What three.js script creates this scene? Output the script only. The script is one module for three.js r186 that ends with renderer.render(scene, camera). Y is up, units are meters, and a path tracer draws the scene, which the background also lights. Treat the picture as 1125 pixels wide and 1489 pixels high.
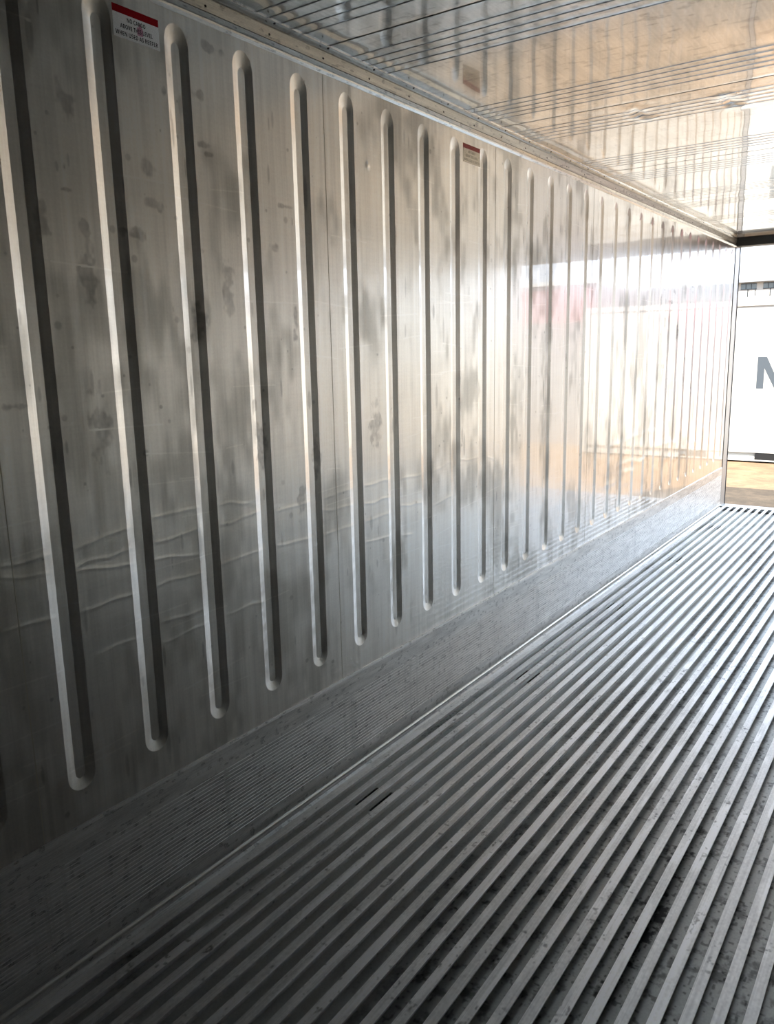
import * as THREE from 'three';
import { mergeGeometries } from 'three/addons/utils/BufferGeometryUtils.js';

// ---------------------------------------------------------------- camera, sky, sun, exposure
const scene = new THREE.Scene();
const camera = new THREE.PerspectiveCamera(65.26, 1125 / 1489, 0.05, 400);
camera.position.set(1.7675, 1.5896, 0);
camera.rotation.set(-0.19948, 0.60911, -0.02126, 'YXZ');

const renderer = new THREE.WebGLRenderer({ antialias: true });
renderer.toneMapping = THREE.LinearToneMapping;
renderer.toneMappingExposure = 4.0;
renderer.shadowMap.enabled = true;

{ // plain hazy blue sky: paler towards the horizon, the same all the way round
  const w = 64, h = 128, d = new Float32Array(w * h * 4);
  for (let j = 0; j < h; j++) {
    const el = Math.sin(((j + 0.5) / h - 0.5) * Math.PI), k = Math.pow(Math.max(0, el), 0.45);
    for (let i = 0; i < w; i++) d.set([0.76 - 0.16 * k, 0.80 - 0.02 * k, 0.86 + 0.20 * k, 1], (j * w + i) * 4);
  }
  const sky = new THREE.DataTexture(d, w, h, THREE.RGBAFormat, THREE.FloatType);
  sky.mapping = THREE.EquirectangularReflectionMapping;
  sky.magFilter = sky.minFilter = THREE.LinearFilter;
  sky.needsUpdate = true;
  scene.background = scene.environment = sky;
}
const sun = new THREE.DirectionalLight(0xfff4e6, 4);   // stands behind the container, over its right edge
sun.position.set(1.4, 3.09, 2.95).multiplyScalar(6).add(new THREE.Vector3(1, 0, -11));
sun.target.position.set(1, 0, -11);
sun.castShadow = true;
sun.shadow.mapSize.set(2048, 2048);
Object.assign(sun.shadow.camera, { left: -30, right: 30, top: 30, bottom: -30, near: 1, far: 90 });
scene.add(sun, sun.target);

// ---------------------------------------------------------------- helpers
function rng(a) { return () => { a = (a + 0x6D2B79F5) | 0; let t = Math.imul(a ^ (a >>> 15), 1 | a); t = (t + Math.imul(t ^ (t >>> 7), 61 | t)) ^ t; return ((t ^ (t >>> 14)) >>> 0) / 4294967296; }; }
function lattice(seed, n = 256) { const r = rng(seed), a = new Float32Array(n * n); for (let i = 0; i < a.length; i++) a[i] = r(); return a; }
const LAT = [1, 2, 3, 4, 5, 6].map((s) => lattice(s * 7919));
function noise(l, x, y, px = 256, py = 256) {         // value noise that repeats after px, py
  const xi = Math.floor(x), yi = Math.floor(y), fx = x - xi, fy = y - yi, u = fx * fx * (3 - 2 * fx), v = fy * fy * (3 - 2 * fy);
  const m = (a, p) => ((a % p) + p) % p, x0 = m(xi, px), x1 = m(xi + 1, px), y0 = m(yi, py) * 256, y1 = m(yi + 1, py) * 256, L = LAT[l];
  const a = L[y0 + x0], b = L[y0 + x1], c = L[y1 + x0], d = L[y1 + x1];
  return a + (b - a) * u + (c - a) * v + (a - b - c + d) * u * v;
}
const clamp = (x, a = 0, b = 1) => Math.min(b, Math.max(a, x));
const smooth = (a, b, x) => { const t = clamp((x - a) / (b - a)); return t * t * (3 - 2 * t); };
function byteMap(w, h, f, srgb = true) {               // f(u, v) -> [r, g, b] 0..1
  const d = new Uint8Array(w * h * 4);
  for (let j = 0; j < h; j++) for (let i = 0; i < w; i++) {
    const c = f((i + 0.5) / w, (j + 0.5) / h), k = (j * w + i) * 4;
    d[k] = clamp(c[0]) * 255; d[k + 1] = clamp(c[1]) * 255; d[k + 2] = clamp(c[2]) * 255; d[k + 3] = 255;
  }
  return finish(new THREE.DataTexture(d, w, h, THREE.RGBAFormat, THREE.UnsignedByteType), srgb);
}
function floatMap(w, h, a) {
  const d = new Float32Array(w * h * 4);
  for (let i = 0; i < a.length; i++) { d[4 * i] = d[4 * i + 1] = d[4 * i + 2] = a[i]; d[4 * i + 3] = 1; }
  return finish(new THREE.DataTexture(d, w, h, THREE.RGBAFormat, THREE.FloatType), false);
}
function finish(t, srgb) {
  t.wrapS = t.wrapT = THREE.RepeatWrapping; t.magFilter = THREE.LinearFilter; t.minFilter = THREE.LinearFilter;
  t.colorSpace = srgb ? THREE.SRGBColorSpace : THREE.NoColorSpace; t.needsUpdate = true; return t;
}
const tiled = (t, sx, sy, ox = 0, oy = 0) => { const c = t.clone(); c.repeat.set(1 / sx, 1 / sy); c.offset.set(ox / sx, oy / sy); c.needsUpdate = true; return c; };

const taken = {};
function numbered(name) { const n = taken[name] = (taken[name] ?? -1) + 1; return n ? name + '_' + String(n).padStart(3, '0') : name; }
function put(name, geometry, material, parent = scene, label) {
  const m = new THREE.Mesh(geometry, material);
  m.name = parent === scene ? numbered(name) : name; m.castShadow = m.receiveShadow = true; parent.add(m);
  if (label) m.userData.label = label;
  return m;
}
function structure(name, label, category) { const g = new THREE.Group(); g.name = name; g.userData = { kind: 'structure', label, category }; scene.add(g); return g; }
function thing(name, label, category, [x, y, z] = [0, 0, 0], group) {
  const g = new THREE.Group(); g.name = numbered(name); g.position.set(x, y, z); g.userData = { label, category };
  if (group) g.userData.group = group;
  scene.add(g); return g;
}
function box(x0, x1, y0, y1, z0, z1) { const g = new THREE.BoxGeometry(Math.abs(x1 - x0), Math.abs(y1 - y0), Math.abs(z1 - z0)); g.translate((x0 + x1) / 2, (y0 + y1) / 2, (z0 + z1) / 2); return g; }
function prism(points, z0, z1) {                        // closed (x, y) outline drawn along z, uv in metres
  const s = new THREE.Shape(points.map((p) => new THREE.Vector2(...p)));
  const g = new THREE.ExtrudeGeometry(s, { depth: Math.abs(z1 - z0), bevelEnabled: false, steps: 1 });
  g.translate(0, 0, Math.min(z0, z1));
  const p = g.attributes.position, n = g.attributes.normal, uv = g.attributes.uv;
  for (let i = 0; i < p.count; i++) if (Math.abs(n.getZ(i)) < 0.5) uv.setXY(i, Math.abs(n.getY(i)) > 0.5 ? p.getX(i) : p.getY(i), p.getZ(i));
  return g;
}

// ---------------------------------------------------------------- sizes (metres; the door end is at -Z)
const W = 2.29, H = 2.55, DOOR = -8.367, BACK = 2.7, PITCH = 0.2459, PANEL = 1.2295;
const SEAMS = []; for (let k = 0; k < 10; k++) SEAMS.push(BACK - k * PANEL);        // sheet joints, the last at the door
const GROUND = -0.336;

// ---------------------------------------------------------------- textures
// pressed-in creases of the left wall [z, y, z, y]
const CREASES = [
  [-0.96, 1.114, -1.08, 1.113], [-0.96, 1.087, -1.07, 1.070], [-0.94, 0.956, -1.08, 0.955], [-1.16, 1.114, -1.32, 1.137], [-1.16, 1.069, -1.32, 1.076], [-1.16, 1.055, -1.32, 1.036],
  [-1.16, 0.950, -1.32, 0.953], [-1.20, 0.826, -1.32, 0.821], [-1.40, 1.146, -1.57, 1.152], [-1.41, 1.077, -1.57, 1.087], [-1.40, 1.031, -1.57, 1.008], [-1.40, 0.955, -1.57, 0.957],
  [-1.41, 0.846, -1.57, 0.844], [-1.40, 0.784, -1.58, 0.796], [-1.66, 1.144, -1.78, 1.132], [-1.66, 1.084, -1.82, 1.090], [-1.65, 0.955, -1.83, 0.964], [-1.66, 0.794, -1.83, 0.795],
  [-1.91, 1.081, -2.07, 1.080], [-1.90, 0.962, -2.07, 0.956], [-2.15, 1.084, -2.33, 1.094], [-2.15, 1.038, -2.32, 1.030], [-2.14, 0.954, -2.32, 0.955], [-2.39, 1.092, -2.56, 1.092],
  [-2.39, 1.024, -2.57, 1.016], [-2.40, 0.956, -2.56, 0.964], [-2.39, 0.871, -2.57, 0.860], [-2.64, 1.086, -2.80, 1.083], [-2.63, 0.977, -2.81, 0.955], [-2.64, 0.847, -2.71, 0.838],
  [-2.88, 1.084, -3.04, 1.099], [-2.87, 0.931, -3.05, 0.949], [-3.12, 1.095, -3.30, 1.096], [-3.37, 1.081, -3.55, 1.042], [-3.62, 0.795, -3.78, 0.776], [-3.85, 0.917, -4.01, 0.922],
  [-4.10, 0.855, -4.27, 0.843], [-4.36, 0.817, -4.49, 0.828], [-4.61, 0.800, -4.77, 0.792]];
const CREASES_FAR = [[-5.05, 0.946, -6.06, 0.970], [-6.80, 0.743, -7.38, 0.733], [-5.2, 0.80, -5.9, 0.77], [-6.1, 0.86, -6.7, 0.83], [-7.3, 0.84, -8.0, 0.88], [-5.0, 0.70, -5.6, 0.73], [-6.3, 0.70, -7.0, 0.66]];
// dirty hand and cargo marks on the left wall [z, y, half width, half height]
const SMUDGES = [
  [-1.25, 2.18, 0.034, 0.038], [-1.72, 2.42, 0.053, 0.013], [-1.67, 2.29, 0.023, 0.018], [-1.55, 2.27, 0.010, 0.014], [-1.68, 2.16, 0.024, 0.009], [-1.70, 2.14, 0.021, 0.009], [-2.04, 1.70, 0.010, 0.044],
  [-2.03, 1.64, 0.012, 0.026], [-1.05, 1.48, 0.034, 0.008], [-1.23, 2.03, 0.007, 0.016], [-1.21, 2.03, 0.005, 0.012], [-1.23, 1.98, 0.015, 0.005], [-1.27, 1.79, 0.024, 0.06], [-1.27, 1.41, 0.037, 0.078],
  [-1.49, 1.98, 0.037, 0.017], [-1.48, 2.07, 0.027, 0.024], [-1.16, 1.90, 0.018, 0.046], [-1.62, 1.68, 0.026, 0.057], [-1.74, 1.76, 0.028, 0.078], [-1.83, 1.43, 0.015, 0.025], [-1.95, 1.91, 0.019, 0.017],
  [-2.01, 2.04, 0.046, 0.008], [-2.12, 1.24, 0.022, 0.059], [-2.03, 1.09, 0.021, 0.071], [-2.47, 1.31, 0.036, 0.077], [-1.85, 1.30, 0.025, 0.076], [-1.27, 1.90, 0.016, 0.019], [-1.42, 1.90, 0.031, 0.017]];
const TW = 4 * PANEL, TH = 2.5, T0 = SEAMS[2];           // the wall map covers four sheets, from the third joint on
const NX = 2048, NY = 1024;
const marks = new Float32Array(NX * NY), grooveLines = new Float32Array(NX * NY).fill(0.5);
{
  const r = rng(41);
  const toX = (z) => (T0 - z) / TW * NX, toY = (y) => y / TH * NY;
  const each = (z, y, rz, ry, f) => {
    const cx = toX(z), cy = toY(y), ex = rz / TW * NX, ey = ry / TH * NY;
    for (let j = Math.floor(cy - ey); j <= cy + ey; j++) for (let i = Math.floor(cx - ex); i <= cx + ex; i++) {
      if (j < 0 || j >= NY) continue;
      f((j * NX) + ((i % NX) + NX) % NX, (i + 0.5 - cx) / ex, (j + 0.5 - cy) / ey, i, j);
    }
  };
  for (const [z, y, a, b] of SMUDGES) each(z, y, a * 1.6, b * 1.6, (k, u, v, i, j) => {
    const d = Math.hypot(u, v) * 1.6 + (noise(0, i / 9, j / 11) - 0.5) * 1.1 + (noise(1, i / 3, j / 5) - 0.5) * 0.5;
    marks[k] = Math.max(marks[k], (1 - smooth(0.55, 1.15, d)) * (0.45 + 0.5 * noise(2, i / 4, j / 4)));
  });
  for (let n = 0; n < 420; n++) {                         // small spots and short upright scuffs
    const z = T0 - r() * TW, y = 0.4 + r() * 2.05, s = r() < 0.75 ? 0.003 + r() * 0.004 : 0.006 + r() * 0.008, tall = r() < 0.4 ? 3 + r() * 5 : 1;
    each(z, y, s, s * tall, (k, u, v) => { marks[k] = Math.max(marks[k], (1 - smooth(0.5, 1, Math.hypot(u, v))) * (0.35 + 0.4 * ((n * 37 % 10) / 10))); });
  }
  for (let n = 0; n < 150; n++) {                         // pale scratches
    const z = T0 - r() * TW, y = 0.5 + r() * 1.9, len = 0.03 + r() * 0.12, tilt = (r() - 0.5) * 0.2;
    each(z, y, len, len * 0.25 + 0.004, (k, u, v, i, j) => { const d = Math.abs((j - toY(y)) - (i - toX(z)) * tilt); if (d < 1.2 && Math.abs(u) < 0.95) marks[k] = Math.min(marks[k], -0.35 * (1 - d / 1.2)); });
  }
  const crease = ([z0, y0, z1, y1], amp, sig) => {
    const x0 = toX(z0), x1 = toX(z1), a = toY(y0), b = toY(y1);
    for (let i = Math.floor(x0 - 12); i < x1 + 12; i++) {
      const t = clamp((i - x0) / (x1 - x0)), yc = a + (b - a) * t + (noise(3, i / 26, y0 * 40) - 0.5) * 5, end = smooth(-12, 8, i - x0) * smooth(-12, 8, x1 - i);
      for (let j = Math.floor(yc - 40); j < yc + 40; j++) {
        if (j < 0 || j >= NY) continue;
        const d = (j + 0.5 - yc) * TH / NY, k = j * NX + ((i % NX) + NX) % NX;
        grooveLines[k] += end * amp * (Math.exp(-d * d / sig / sig) - 0.9 * Math.exp(-(d - 0.022) * (d - 0.022) / 0.0009));
      }
    }
  };
  for (const c of CREASES) crease(c, 0.07, 0.0055);
    each(-2.46, 2.234, 0.03, 0.03, (k, u, v) => { grooveLines[k] += 0.28 * Math.exp(-(u * u + v * v) * 7); });   // a small round dent
  for (let j = 0; j < NY; j++) for (let i = 0; i < NX; i++) {   // the sheets' slow waviness
    const y = j / NY * TH;
    grooveLines[j * NX + i] += (noise(0, i / 64, j / 110, 32) - 0.5) * 0.05 + (noise(1, i / 16, j / 90, 128) - 0.5) * 0.010 + (noise(2, i / 40, j / 22, 51) - 0.5) * 0.018 * smooth(1.25, 0.95, y) ;
  }
}
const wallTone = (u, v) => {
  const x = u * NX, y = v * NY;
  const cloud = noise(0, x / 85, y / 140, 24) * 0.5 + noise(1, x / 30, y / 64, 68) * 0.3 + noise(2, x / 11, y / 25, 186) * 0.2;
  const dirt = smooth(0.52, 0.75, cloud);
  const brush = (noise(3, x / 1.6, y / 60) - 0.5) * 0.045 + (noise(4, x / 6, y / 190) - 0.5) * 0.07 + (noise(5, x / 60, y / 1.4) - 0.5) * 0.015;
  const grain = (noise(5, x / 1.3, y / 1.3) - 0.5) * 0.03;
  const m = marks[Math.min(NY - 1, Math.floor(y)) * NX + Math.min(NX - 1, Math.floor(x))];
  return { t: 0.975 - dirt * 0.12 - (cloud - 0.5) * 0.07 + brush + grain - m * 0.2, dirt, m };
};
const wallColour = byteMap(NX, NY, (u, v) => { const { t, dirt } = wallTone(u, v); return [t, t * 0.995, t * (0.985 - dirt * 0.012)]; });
const wallRough = byteMap(1024, 512, (u, v) => { const { t, dirt, m } = wallTone(u, v); const r = 0.31 + dirt * 0.10 + Math.abs(m) * 0.05 + (0.9 - t) * 0.1; return [1, r, 1]; }, false);
const wallBump = floatMap(NX, NY, grooveLines);
const farBump = (() => {                                  // the four sheets nearest the door: longer, softer buckles low down
  const w = 1024, h = 512, a = new Float32Array(w * h).fill(0.5), F0 = SEAMS[5];
  for (let j = 0; j < h; j++) for (let i = 0; i < w; i++) {
    const z = F0 - (i + 0.5) / w * TW, y = (j + 0.5) / h * TH, low = smooth(1.12, 0.9, y) * smooth(0.42, 0.55, y);
    let b = (noise(0, i / 32, j / 55, 32) - 0.5) * 0.05 + (noise(1, i / 7, j / 45, 146) - 0.5) * 0.012 + (noise(2, i / 26, j / 9, 39) - 0.5) * 0.07 * low + (noise(3, i / 9, j / 5, 113) - 0.5) * 0.02 * low;
    for (const [z0, y0, z1, y1] of CREASES_FAR) {
      const t = (z - z0) / (z1 - z0); if (t < -0.1 || t > 1.1) continue;
      const d = y - (y0 + (y1 - y0) * t) - (noise(4, i / 30, y0 * 50) - 0.5) * 0.05;
      b += smooth(-0.1, 0.1, t) * smooth(1.1, 0.9, t) * (0.12 * Math.exp(-d * d / 0.0003) - 0.1 * Math.exp(-((d - 0.04) ** 2) / 0.0012));
    }
    a[j * w + i] += b;
  }
  return floatMap(w, h, a);
})();

// aluminium: brushed along the length, in metres (1 x 2)
const aluColour = byteMap(512, 1024, (u, v) => {
  const x = u * 512, y = v * 1024;
  const t = 0.93 + (noise(0, x / 1.2, y / 110, 256, 9) - 0.5) * 0.10 + (noise(1, x / 14, y / 60, 37, 17) - 0.5) * 0.12 + (noise(2, x / 2, y / 3, 256, 256) - 0.5) * 0.06 - 0.25 * smooth(0.72, 0.86, noise(3, x / 9, y / 14, 57, 73)) * noise(4, x / 2, y / 2, 256, 256);
  return [t, t, t * 0.985];
});
const barColour = byteMap(1024, 2048, (u, v) => {        // covers 2.29 x 4.6
  const x = u * 1024, y = v * 2048;
  const worn = smooth(0.45, 0.7, noise(1, x / 22, y / 150, 47, 14) * 0.6 + noise(2, x / 9, y / 40, 114, 51) * 0.4);
  const spot = smooth(0.66, 0.95, noise(3, x / 5, y / 8, 205, 256) * 0.7 + noise(4, x / 2, y / 3) * 0.3) * smooth(0.5, 0.75, noise(4, x / 40, y / 70, 26, 29));
  const t = 0.92 + worn * 0.10 + (noise(0, x / 1.1, y / 90, 256, 23) - 0.5) * 0.10 + (noise(5, x / 2.2, y / 3.2) - 0.5) * 0.07 - spot * 0.34;
  return [t, t * 1.0, t * 0.99];
});
const plateColour = byteMap(1024, 2048, (u, v) => {      // grimy channel bottoms, covers 2.29 x 4.6
  const x = u * 1024, y = v * 2048, X = u * W, Z = v * 4.6;
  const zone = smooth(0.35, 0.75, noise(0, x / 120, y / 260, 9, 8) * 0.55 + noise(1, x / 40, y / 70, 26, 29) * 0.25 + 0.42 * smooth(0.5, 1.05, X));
  const blob = smooth(0.50, 0.80, noise(2, x / 12, y / 16, 85, 128) * 0.55 + noise(3, x / 4, y / 5, 256, 256) * 0.3 + noise(5, x / 1.7, y / 2) * 0.15);
  const fleck = smooth(0.74, 0.92, noise(4, x / 4, y / 5, 256, 256));
  const stain = Math.exp(-(((X - 1.21) / 0.035) ** 2) - (((Z - 2.52) / 0.42) ** 2)) * (0.4 + 0.6 * blob);
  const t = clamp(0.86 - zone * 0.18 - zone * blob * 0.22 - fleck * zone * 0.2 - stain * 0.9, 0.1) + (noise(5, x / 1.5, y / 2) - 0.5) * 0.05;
  return [t, t, t * 0.985];
});

// ---------------------------------------------------------------- materials
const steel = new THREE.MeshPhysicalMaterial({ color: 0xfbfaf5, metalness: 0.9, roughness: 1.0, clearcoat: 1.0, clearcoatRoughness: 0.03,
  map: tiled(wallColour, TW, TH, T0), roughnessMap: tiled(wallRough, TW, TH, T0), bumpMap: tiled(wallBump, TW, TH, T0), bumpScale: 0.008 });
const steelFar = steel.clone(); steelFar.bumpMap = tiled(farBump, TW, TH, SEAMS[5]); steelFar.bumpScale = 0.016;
const ceilingSteel = new THREE.MeshPhysicalMaterial({ color: 0xf2f2f2, metalness: 0.8, roughness: 0.15, clearcoat: 1, clearcoatRoughness: 0.03, map: tiled(aluColour, 2.1, 1.3), bumpMap: tiled(wallBump, 1.9, 2.3), bumpScale: 0.002 });
const aluminium = new THREE.MeshPhysicalMaterial({ color: 0xffffff, metalness: 0.9, roughness: 0.42, clearcoat: 0.15, clearcoatRoughness: 0.25, map: tiled(aluColour, 0.5, 1.7) });
const barMetal = new THREE.MeshPhysicalMaterial({ color: 0xffffff, metalness: 0.85, roughness: 0.42, clearcoat: 0.25, clearcoatRoughness: 0.2, map: tiled(barColour, W, 4.6) });
const plateMetal = new THREE.MeshStandardMaterial({ color: 0xfafcfa, metalness: 0.8, roughness: 0.38, map: tiled(plateColour, W, -4.6) });
const trimMetal = new THREE.MeshPhysicalMaterial({ color: 0xfffdf8, metalness: 0.9, roughness: 0.3, clearcoat: 0.3, clearcoatRoughness: 0.2, map: tiled(aluColour, 0.4, 1.9) });
const coveMetal = new THREE.MeshPhysicalMaterial({ color: 0xe8e5dc, metalness: 0.8, roughness: 0.4, clearcoat: 0.4, clearcoatRoughness: 0.15, map: tiled(aluColour, 0.4, 1.9) });
const sealant = new THREE.MeshStandardMaterial({ color: 0xd6d2c2, metalness: 0.6, roughness: 0.6 });
const blackHole = new THREE.MeshStandardMaterial({ color: 0x0d0d0d, roughness: 0.9 });
const screwMetal = new THREE.MeshStandardMaterial({ color: 0x4a443c, metalness: 0.6, roughness: 0.5 });
const rubber = new THREE.MeshStandardMaterial({ color: 0x2c2a28, roughness: 0.75 });
const frameMetal = new THREE.MeshPhysicalMaterial({ color: 0xcfcdc8, metalness: 0.6, roughness: 0.4 });
const darkFrame = new THREE.MeshStandardMaterial({ color: 0x6a6a68, metalness: 0.5, roughness: 0.45 });
const whitePaint = new THREE.MeshStandardMaterial({ color: 0xa3a29c, roughness: 0.55 });
const shellPaint = new THREE.MeshStandardMaterial({ color: 0xd8d8d4, roughness: 0.6 });

// ---------------------------------------------------------------- walls
const RIB = { y0: 0.474, y1: 2.447, a: 0.041, b: 0.0135, deep: 0.0068 };
function ribRing(t) {                                    // outline of a rib at share t between rim (0) and flat bottom (1), as [s, y] about its middle
  const a = RIB.a + (RIB.b - RIB.a) * t, y0 = RIB.y0 + 0.031 * t, y1 = RIB.y1 - 0.046 * t, h0 = 0.042 - 0.026 * t, h1 = 0.050 - 0.030 * t, N = 14, out = [];
  for (let i = 0; i <= N; i++) { const q = Math.PI * i / N; out.push([a * Math.cos(q), y1 - h1 + h1 * Math.sin(q)]); }
  for (let i = 0; i <= N; i++) { const q = Math.PI + Math.PI * i / N; out.push([a * Math.cos(q), y0 + h0 + h0 * Math.sin(q)]); }
  return out;
}
function ribGeometry(s) {                                // a bead pressed back into the sheet, s metres along the wall
  const T = [0, 0.03, 0.06, 0.10, 0.90, 0.94, 0.97, 1, 1.25], D = [0, 0.012, 0.045, 0.09, 0.91, 0.955, 0.988, 1, 1], pos = [], uv = [], idx = [];
  const rings = T.map((t) => ribRing(Math.min(t, 1))), n = rings[0].length;
  rings.forEach((ring, k) => ring.forEach(([x, y]) => {
    const sx = T[k] > 1 ? x * 0.4 : x, sy = T[k] > 1 ? clamp(y, RIB.y0 + 0.045, RIB.y1 - 0.062) : y;
    pos.push(-RIB.deep * D[k], sy, -(s + sx)); uv.push(s + sx, sy);
  }));
  for (let k = 0; k < rings.length - 1; k++) for (let i = 0; i < n; i++) { const a = k * n + i, b = k * n + (i + 1) % n; idx.push(a, b, a + n, b, b + n, a + n); }
  const c = (rings.length - 1) * n;                      // flat bottom: strips between its two long sides
  for (let i = 0; i < n / 2 - 1; i++) idx.push(c + i, c + i + 1, c + n - 1 - i, c + i + 1, c + n - 2 - i, c + n - 1 - i);
  const g = new THREE.BufferGeometry();
  g.setAttribute('position', new THREE.Float32BufferAttribute(pos, 3)); g.setAttribute('uv', new THREE.Float32BufferAttribute(uv, 2));
  g.setIndex(idx); g.computeVertexNormals(); return g;
}
const GAP = 0.0012;
function panelGeometry(z0, z1, ribs) {
  const s0 = -z0 + GAP, s1 = -z1 - GAP, sh = new THREE.Shape([[s0, 0.372], [s1, 0.372], [s1, 2.492], [s0, 2.492]].map((p) => new THREE.Vector2(...p)));
  for (const s of ribs) sh.holes.push(new THREE.Path(ribRing(0).map(([x, y]) => new THREE.Vector2(s + x, y))));
  const g = new THREE.ShapeGeometry(sh); g.rotateY(Math.PI / 2); return g;
}
function ribPlaces(k) { const out = []; for (let i = 0; i < 5; i++) out.push(-SEAMS[k] + PITCH * (i + 0.5)); return out; }   // the s of each rib on sheet k

const wallLeft = structure('wall_left', 'left wall of grey steel sheets with tall pressed ribs');
put('backing', box(-0.09, -0.008, -0.25, 2.72, BACK, DOOR), shellPaint, wallLeft);
for (let k = 0; k < 9; k++) {
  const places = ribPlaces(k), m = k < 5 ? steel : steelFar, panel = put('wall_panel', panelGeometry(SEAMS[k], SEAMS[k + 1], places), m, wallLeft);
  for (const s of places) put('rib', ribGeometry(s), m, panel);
  if (k) put('joint_strip', box(-0.004, 0.0003, 0.383, 2.473, SEAMS[k] - GAP, SEAMS[k] + GAP), sealant, wallLeft);
}
const wallRight = structure('wall_right', 'right wall of grey ribbed steel sheets');
put('backing', box(W + 0.008, W + 0.09, -0.25, 2.72, BACK, DOOR), shellPaint, wallRight);
{
  const sheets = [];
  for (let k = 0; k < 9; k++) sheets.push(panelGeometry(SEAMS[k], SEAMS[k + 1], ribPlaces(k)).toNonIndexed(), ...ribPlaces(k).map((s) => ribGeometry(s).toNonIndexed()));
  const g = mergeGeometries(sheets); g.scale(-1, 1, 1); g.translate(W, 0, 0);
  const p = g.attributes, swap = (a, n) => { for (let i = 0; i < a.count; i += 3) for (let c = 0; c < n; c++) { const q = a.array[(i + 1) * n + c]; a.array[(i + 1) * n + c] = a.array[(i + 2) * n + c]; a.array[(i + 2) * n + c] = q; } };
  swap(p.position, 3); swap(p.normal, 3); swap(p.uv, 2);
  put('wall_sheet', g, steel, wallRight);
}
const bulkhead = structure('wall_back', 'plain white end wall behind the camera');
put('end_panel', box(0, W, -0.25, 2.72, BACK, BACK + 0.09), shellPaint, bulkhead);

// skirting: aluminium boards with fine lengthwise grooves
function skirtProfile() {
  const p = [[-0.006, 0.0], [0.006, 0.0], [0.006, 0.062]];
  for (let y = 0.066; y < 0.30; y += 0.0122) p.push([0.006, y], [0.0042, y + 0.0012], [0.0042, y + 0.0032], [0.006, y + 0.0044]);
  p.push([0.006, 0.372], [0.0045, 0.3815], [-0.006, 0.3815]);
  return p;
}
const skirt = structure('baseboard_left', 'finely grooved aluminium skirting along the left wall');
put('skirting_board', prism(skirtProfile(), BACK, DOOR), aluminium, skirt);
put('edge_strip', prism([[0.0055, -0.002], [0.0055, -0.026], [0.041, -0.026], [0.034, -0.022], [0.014, -0.014], [0.010, -0.004]], BACK, DOOR), aluminium, skirt);
{ const bead = []; for (let i = 0; i <= 6; i++) { const q = Math.PI / 2 * i / 6; bead.push([0.006 + 0.007 * Math.cos(q), 0.0 + 0.008 * Math.sin(q)]); } bead.push([0.005, 0.008], [0.005, -0.004], [0.013, -0.004]);
  put('sealant_bead', prism(bead, BACK, DOOR), new THREE.MeshStandardMaterial({ color: 0xf4f4ee, metalness: 0.8, roughness: 0.3 }), skirt); }
const skirtR = structure('baseboard_right', 'grooved aluminium skirting along the right wall');
put('skirting_board', prism(skirtProfile().map(([x, y]) => [W - x, y]).reverse(), BACK, DOOR), aluminium, skirtR);

// trim between wall and ceiling
const trim = structure('trim_1', 'pale metal trim along the top of the left wall');
put('lower_bead', prism([[-0.004, 2.474], [0.003, 2.4745], [0.011, 2.480], [0.0125, 2.485], [0.010, 2.489], [0.005, 2.492], [0.003, 2.505], [0.0028, 2.5065], [-0.004, 2.5065]], BACK, DOOR), trimMetal, trim);
put('cove_strip', prism([[-0.004, 2.5075], [0.0045, 2.5075], [0.0055, 2.512], [0.012, 2.5375], [0.010, 2.5405], [-0.004, 2.5405]], BACK, DOOR), coveMetal, trim);
put('ceiling_flange', prism([[-0.004, 2.541], [0.0115, 2.5405], [0.034, 2.5468], [0.0345, 2.552], [-0.004, 2.56]], BACK, DOOR), ceilingSteel, trim);
{
  const head = new THREE.SphereGeometry(0.0042, 8, 5, 0, Math.PI * 2, 0, Math.PI / 2); head.scale(1, 0.55, 1);
  const a = head.clone(); a.rotateZ(-Math.PI / 2 + 0.25 - 0.0);
  const b = head.clone(); b.rotateZ(Math.PI + 0.28);
  for (let z = -0.95; z > DOOR; z -= 0.2535) { const m = put('screw', a, screwMetal, trim); m.position.set(0.0072, 2.519, z); const n = put('screw', b, screwMetal, trim); n.position.set(0.027, 2.5448, z - 0.003); }
}
const trimR = structure('trim_2', 'pale metal trim along the top of the right wall');
put('cove_strip', prism([[W + 0.004, 2.474], [W + 0.004, 2.56], [W - 0.034, 2.552], [W - 0.012, 2.5395], [W - 0.003, 2.5065], [W - 0.012, 2.486]], BACK, DOOR), coveMetal, trimR);

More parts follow.
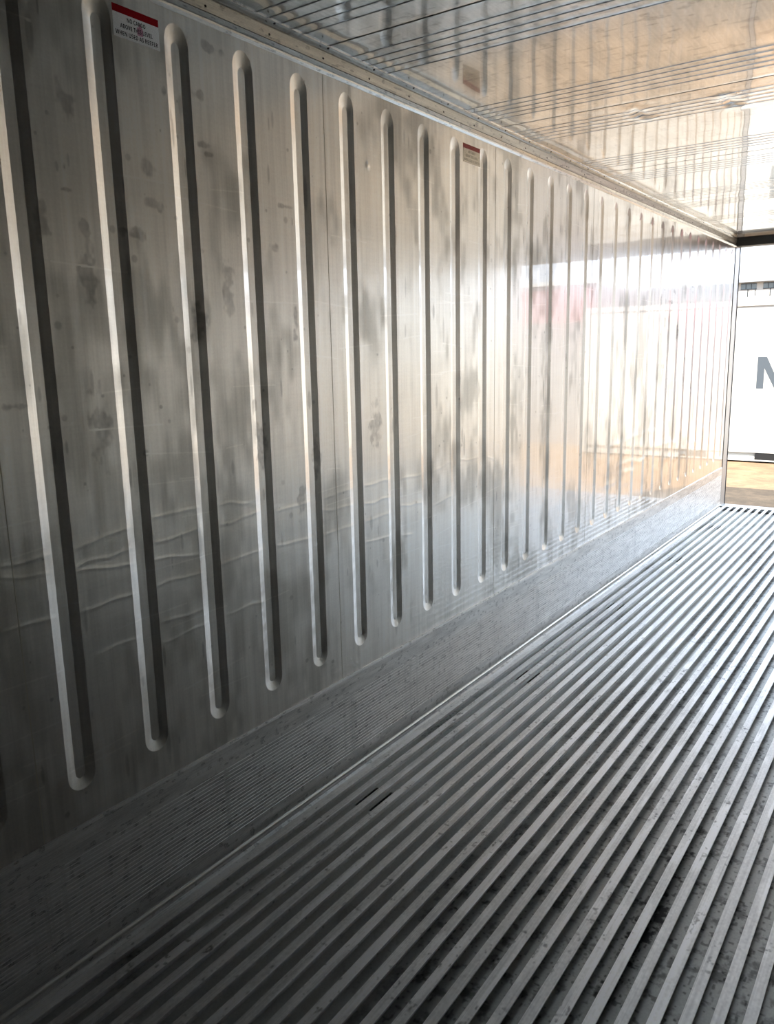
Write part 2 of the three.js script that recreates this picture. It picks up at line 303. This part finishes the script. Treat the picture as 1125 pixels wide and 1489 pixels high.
// ceiling sheets: each bent from one strip with ten narrow grooves, slightly wavy
const ceiling = structure('ceiling', 'shiny steel ceiling sheets with narrow cross grooves');
put('roof', box(-0.09, W + 0.09, 2.575, 2.75, BACK + 0.09, DOOR - 0.19), shellPaint, ceiling);
const DENTS = [[0.586, -3.625, 0.03, 0.085], [0.935, -3.69, 0.034, 0.095]];
for (let k = 0; k < 9; k++) {
  const za = SEAMS[k] - GAP, zb = SEAMS[k + 1] + GAP, L = za - zb, prof = [[0, 0.006], [0.0012, 0.0006], [0.004, 0]];
  const grooves = []; for (let i = 0; i < 5; i++) grooves.push(0.122 + 0.0525 * i); for (let i = 4; i >= 0; i--) grooves.push(L - 0.122 - 0.0525 * i);
  let at = 0.004;
  for (const q of grooves) {
    const n = Math.max(2, Math.ceil((q - at) / 0.03)); for (let i = 1; i < n; i++) prof.push([at + (q - 0.005 - at) * i / n, 0]);
    prof.push([q - 0.0045, 0], [q - 0.003, -0.0012], [q - 0.0018, 0.0005], [q - 0.001, 0.0045], [q + 0.001, 0.0045], [q + 0.0018, 0.0005], [q + 0.003, 0], [q + 0.0045, 0]); at = q + 0.0045;
  }
  for (let i = 1; i < 4; i++) prof.push([at + (L - 0.004 - at) * i / 4, 0]);
  prof.push([L - 0.004, 0], [L - 0.0012, 0.0006], [L, 0.006]);
  const nx = 84, pos = [], uv = [], idx = [], m = prof.length;
  for (let i = 0; i <= nx; i++) for (const [q, h] of prof) {
    const x = 0.022 + (W - 0.044) * i / nx, z = za - q;
    let y = 2.5505 + h + (noise(0, x * 3.1 + 9, z * 4.2 + 80) - 0.5) * 0.0016 + (noise(1, x * 9 + 5, z * 7 + 90) - 0.5) * 0.0005;
    for (const [dx, dz, rx, rz] of DENTS) { const u = (x - dx) / rx, v = (z - dz + (x - dx) * 0.4) / rz, d = Math.hypot(u, v); y += 0.006 * (1 - smooth(0.35, 0.95, d)) - 0.0035 * Math.exp(-((d - 1.25) ** 2) / 0.06); }
    pos.push(x, y, z); uv.push(x, z);
  }
  for (let i = 0; i < nx; i++) for (let j = 0; j < m - 1; j++) { const a = i * m + j, b = a + m; idx.push(a, a + 1, b, a + 1, b + 1, b); }
  const g = new THREE.BufferGeometry();
  g.setAttribute('position', new THREE.Float32BufferAttribute(pos, 3)); g.setAttribute('uv', new THREE.Float32BufferAttribute(uv, 2)); g.setIndex(idx); g.computeVertexNormals();
  put('ceiling_panel', g, ceilingSteel, ceiling);
}

// ---------------------------------------------------------------- floor: T-shaped bars standing on a plate
const floor = structure('floor', 'aluminium floor of long T-shaped bars over grimy channels');
const PLATE = -0.025, DRAINS = [-0.82, -2.15, -3.475, -4.77, -6.11, -7.40];
put('underfloor', box(-0.09, W + 0.09, -0.25, -0.075, BACK + 0.09, DOOR + 0.12), blackHole, floor);
{
  const sh = new THREE.Shape([[0, -BACK], [W, -BACK], [W, 8.215], [0, 8.215]].map((p) => new THREE.Vector2(...p)));
  for (const z of DRAINS) for (const x of [0.145, 0.2085]) sh.holes.push(new THREE.Path([[x, -z - 0.07], [x + 0.034, -z - 0.07], [x + 0.034, -z + 0.07], [x, -z + 0.07]].map((p) => new THREE.Vector2(...p))));
  const g = new THREE.ExtrudeGeometry(sh, { depth: 0.006, bevelEnabled: false }); g.rotateX(-Math.PI / 2); g.translate(0, PLATE - 0.006, 0);
  put('floor_plate', g, plateMetal, floor);
}
{
  const bar = (r, w) => {
    const l = r - w, m = (l + r) / 2, b = 0.0012;
    return [[l, -b], [l, -0.0035], [m - 0.0045, -0.0065], [m - 0.003, -0.0085], [m - 0.003, PLATE], [m + 0.003, PLATE], [m + 0.003, -0.0085], [m + 0.0045, -0.0065], [r, -0.0035], [r, -b], [r - b * 0.3, -b * 0.3], [r - b, 0], [l + b, 0], [l + b * 0.3, -b * 0.3]];
  };
  for (let k = 0; k < 35; k++) { const r = 0.0795 + 0.0635 * k; put('floor_bar', prism(bar(r, k === 0 ? 0.034 : 0.0285), BACK, -8.335), barMetal, floor); }
}
const sill = structure('trim_3', 'pale metal sill across the open doorway');
put('door_sill', box(-0.09, W + 0.09, -0.25, -0.02, -8.30, -8.56), frameMetal, sill);
put('sill_lip', box(0, W, -0.02, -0.006, -8.335, -8.36), frameMetal, sill);

// door frame
const door = structure('door_1', 'grey metal frame of the open container doorway');
put('left_post', box(-0.09, 0.004, -0.25, 2.60, -8.385, -8.56), frameMetal, door);
put('left_gasket', box(-0.03, 0.008, -0.2, 2.55, -8.561, -8.578), rubber, door);
put('joint_strip', box(-0.02, -0.001, 0, 2.5, -8.366, -8.3855), rubber, door);
put('right_post', box(W - 0.004, W + 0.09, -0.25, 2.60, -8.385, -8.56), frameMetal, door);
put('header', prism([[-8.56, 2.60], [-8.56, 2.484], [-8.43, 2.481], [-8.41, 2.493], [-8.395, 2.493], [-8.385, 2.479], [-8.368, 2.481], [-8.368, 2.545], [-8.372, 2.60]], 0, W + 0.0), darkFrame, door).rotation.y = 0;
{ const h = door.children[door.children.length - 1].geometry; h.applyMatrix4(new THREE.Matrix4().set(0, 0, 1, 0, 0, 1, 0, 0, 1, 0, 0, 0, 0, 0, 0, 1)); const i = h.attributes; for (const [a, n] of [[i.position, 3], [i.normal, 3], [i.uv, 2]]) for (let t = 0; t < a.count; t += 3) for (let c = 0; c < n; c++) { const q = a.array[(t + 1) * n + c]; a.array[(t + 1) * n + c] = a.array[(t + 2) * n + c]; a.array[(t + 2) * n + c] = q; } h.computeVertexNormals(); }

// ---------------------------------------------------------------- warning stickers on the wall
function stickerMap(faded) {
  const c = document.createElement('canvas'); c.width = 640; c.height = 340; const x = c.getContext('2d');
  x.fillStyle = faded ? '#b9b5a9' : '#ffffff'; x.fillRect(0, 0, 640, 340);
  x.fillStyle = faded ? '#7a2f2e' : '#a80f1c'; x.fillRect(0, 0, 640, 82);
  if (!faded) { x.fillStyle = 'rgba(190,60,110,0.45)'; x.fillRect(325, 165, 82, 88); x.fillRect(352, 130, 40, 40); }
  x.fillStyle = faded ? '#6f6b62' : '#141212'; x.textAlign = 'center'; x.textBaseline = 'middle';
  const line = (t, y, w, px = 320) => { x.font = 'bold 64px sans-serif'; x.save(); x.translate(px, y); x.scale(w / x.measureText(t).width, 1.0); x.fillText(t, 0, 0); x.restore(); };
  line('NO CARGO', 132, 262); line('ABOVE THIS LEVEL', 210, 450); line('WHEN USED AS REEFER', 288, 590);
  const t = new THREE.CanvasTexture(c); t.colorSpace = THREE.SRGBColorSpace; return t;
}
for (const [z0, z1, faded, label] of [[-1.404, -1.546, false, 'white cargo limit sticker with bright red top band and readable black text'], [-3.148, -3.298, true, 'small faded grey cargo limit sticker with dull red band, farther along the wall']]) {
  const g = new THREE.BoxGeometry(z0 - z1, 0.0735, 0.0004); g.rotateY(Math.PI / 2);
  const m = put('warning_sticker', g, new THREE.MeshStandardMaterial({ map: stickerMap(faded), metalness: 0.85, roughness: 0.22 }));
  m.position.set(0.0004, 2.4005, (z0 + z1) / 2); m.userData = { label, category: 'sticker' };
}

// ---------------------------------------------------------------- outside
const dirtColour = byteMap(1024, 1024, (u, v) => {
  const x = u * 1024, y = v * 1024, n = noise(0, x / 60, y / 60, 17, 17) * 0.4 + noise(1, x / 14, y / 14, 73, 73) * 0.35 + noise(2, x / 2.5, y / 2.5) * 0.25, t = 0.49 + (n - 0.5) * 0.25;
  return [t, t * 0.80, t * 0.58];
});
const ground = structure('ground', 'tan sandy yard ground outside the doorway');
put('ground_surface', (() => { const g = new THREE.BoxGeometry(120, 0.2, 120); g.translate(0, GROUND - 0.1, -40); return g; })(), new THREE.MeshStandardMaterial({ map: (() => { const t = tiled(dirtColour, 1, 1); t.repeat.set(24, 24); return t; })(), roughness: 0.95 }), ground);

{ // white container across the yard, its long side facing the doorway
  const x0 = -2.45, x1 = 3.65, z = -14.05, y0 = -0.306, y1 = 2.24;
  const c = thing('shipping_container', 'white container standing across the yard with a dark letter M', 'container', [x0, y0, z]);
  const B = (a, b, d, e, f, g) => box(a - x0, b - x0, d - y0, e - y0, f - z, g - z);
  put('side_wall', B(x0 + 0.1, x1 - 0.1, -0.17, y1 - 0.08, z, z - 2.3), whitePaint, c);
  put('top_rail', B(x0 + 0.1, x1 - 0.1, y1 - 0.08, y1, z + 0.03, z - 2.33), whitePaint, c);
  put('bottom_rail', mergeGeometries([B(x0 + 0.1, -0.706, y0, -0.235, z + 0.02, z - 2.32), B(-0.25, 1.45, y0, -0.19, z + 0.02, z - 2.32), B(1.9, x1 - 0.1, y0, -0.235, z + 0.02, z - 2.32), B(x0 + 0.1, x1 - 0.1, -0.235, -0.17, z - 0.06, z - 2.25)]), whitePaint, c);
  for (const [a, b] of [[-0.706, -0.25], [1.45, 1.9]]) put('fork_pocket', B(a, b, -0.285, -0.185, z + 0.005, z - 2.3), blackHole, c, 'dark fork pocket in the bottom rail');
  for (const [a, b] of [[-0.706, -0.25], [1.45, 1.9]]) put('pocket_strip', B(a, b, y0, -0.285, z + 0.02, z - 2.32), whitePaint, c);
  for (const [a, b] of [[x0, x0 + 0.1], [x1 - 0.1, x1]]) put('corner_post', B(a, b, y0, y1, z + 0.03, z - 2.33), whitePaint, c);
  const l = new THREE.Shape([[0, 0], [0.106, 0], [0.106, 0.32], [0.27, 0], [0.32, 0], [0.484, 0.32], [0.484, 0], [0.59, 0], [0.59, 0.503], [0.459, 0.503], [0.295, 0.16], [0.131, 0.503], [0, 0.503]].map((p) => new THREE.Vector2(...p)));
  const m = put('letter', new THREE.ExtrudeGeometry(l, { depth: 0.004, bevelEnabled: false }), new THREE.MeshStandardMaterial({ color: 0x3a4248, roughness: 0.6 }), c, 'dark grey letter M');
  m.position.set(-0.757 - x0, 0.863 - y0, -0.001);
  for (const x of [x0 + 0.3, x1 - 0.5]) put('foot_block', B(x, x + 0.2, GROUND, y0 + 0.01, z - 0.2, z - 0.5), rubber, c);
}
{ // long low building far behind it
  const z = -40, b = thing('warehouse', 'low pale building with a row of windows beyond the white container', 'building', [-16, GROUND, z]);
  const B = (a, c, d, e, f, g) => box(a + 16, c + 16, d - GROUND, e - GROUND, f - z, g - z);
  put('wall', B(-16, 0, GROUND, 4.24, z, z - 8), whitePaint, b);
  put('dark_wall', B(0, 34, GROUND, 4.1, z, z - 8), new THREE.MeshStandardMaterial({ color: 0x2b343d, roughness: 0.7 }), b, 'blue grey cladding');
  put('roof', B(-16.2, 34.2, 4.24, 4.36, z + 0.35, z - 8.2), new THREE.MeshStandardMaterial({ color: 0x7c8084, roughness: 0.6 }), b);
  const dark = new THREE.MeshStandardMaterial({ color: 0x23292c, roughness: 0.4 });
  for (let i = -4; i < 5; i++) {
    const x = -6.34 + i * 0.93, f = put('window', mergeGeometries([B(x, x + 0.66, 4.17, 4.2, z + 0.03, z), B(x, x + 0.66, 3.93, 3.96, z + 0.03, z), B(x + 0.2, x + 0.225, 3.96, 4.17, z + 0.03, z), B(x + 0.43, x + 0.455, 3.96, 4.17, z + 0.03, z), B(x + 0.29, x + 0.32, 3.62, 3.93, z + 0.03, z), B(x + 0.61, x + 0.63, 3.66, 3.93, z + 0.03, z)]), dark, b);
    put('pane', B(x, x + 0.66, 3.96, 4.17, z + 0.012, z), new THREE.MeshStandardMaterial({ color: 0x5b6566, roughness: 0.2 }), f);
  }
}
{ // shed at the right of the yard, seen mirrored in the steel wall
  const z = -15.2, s = thing('storage_shed', 'grey shed with a red eave board, mirrored in the steel wall', 'shed', [4.0, GROUND, z]);
  const B = (a, c, d, e, f, g) => box(a - 4, c - 4, d - GROUND, e - GROUND, f - z, g - z);
  put('wall', B(4.0, 12, GROUND, 2.7, z, z - 3), new THREE.MeshStandardMaterial({ color: 0x55545a, roughness: 0.8 }), s);
  put('eave_board', B(3.9, 12.1, 2.05, 2.75, z + 0.12, z), new THREE.MeshStandardMaterial({ color: 0x7a1424, roughness: 0.5 }), s, 'red eave board');
  put('roof', B(3.8, 12.2, 2.75, 2.82, z + 0.2, z - 3.2), shellPaint, s);
}

renderer.render(scene, camera);
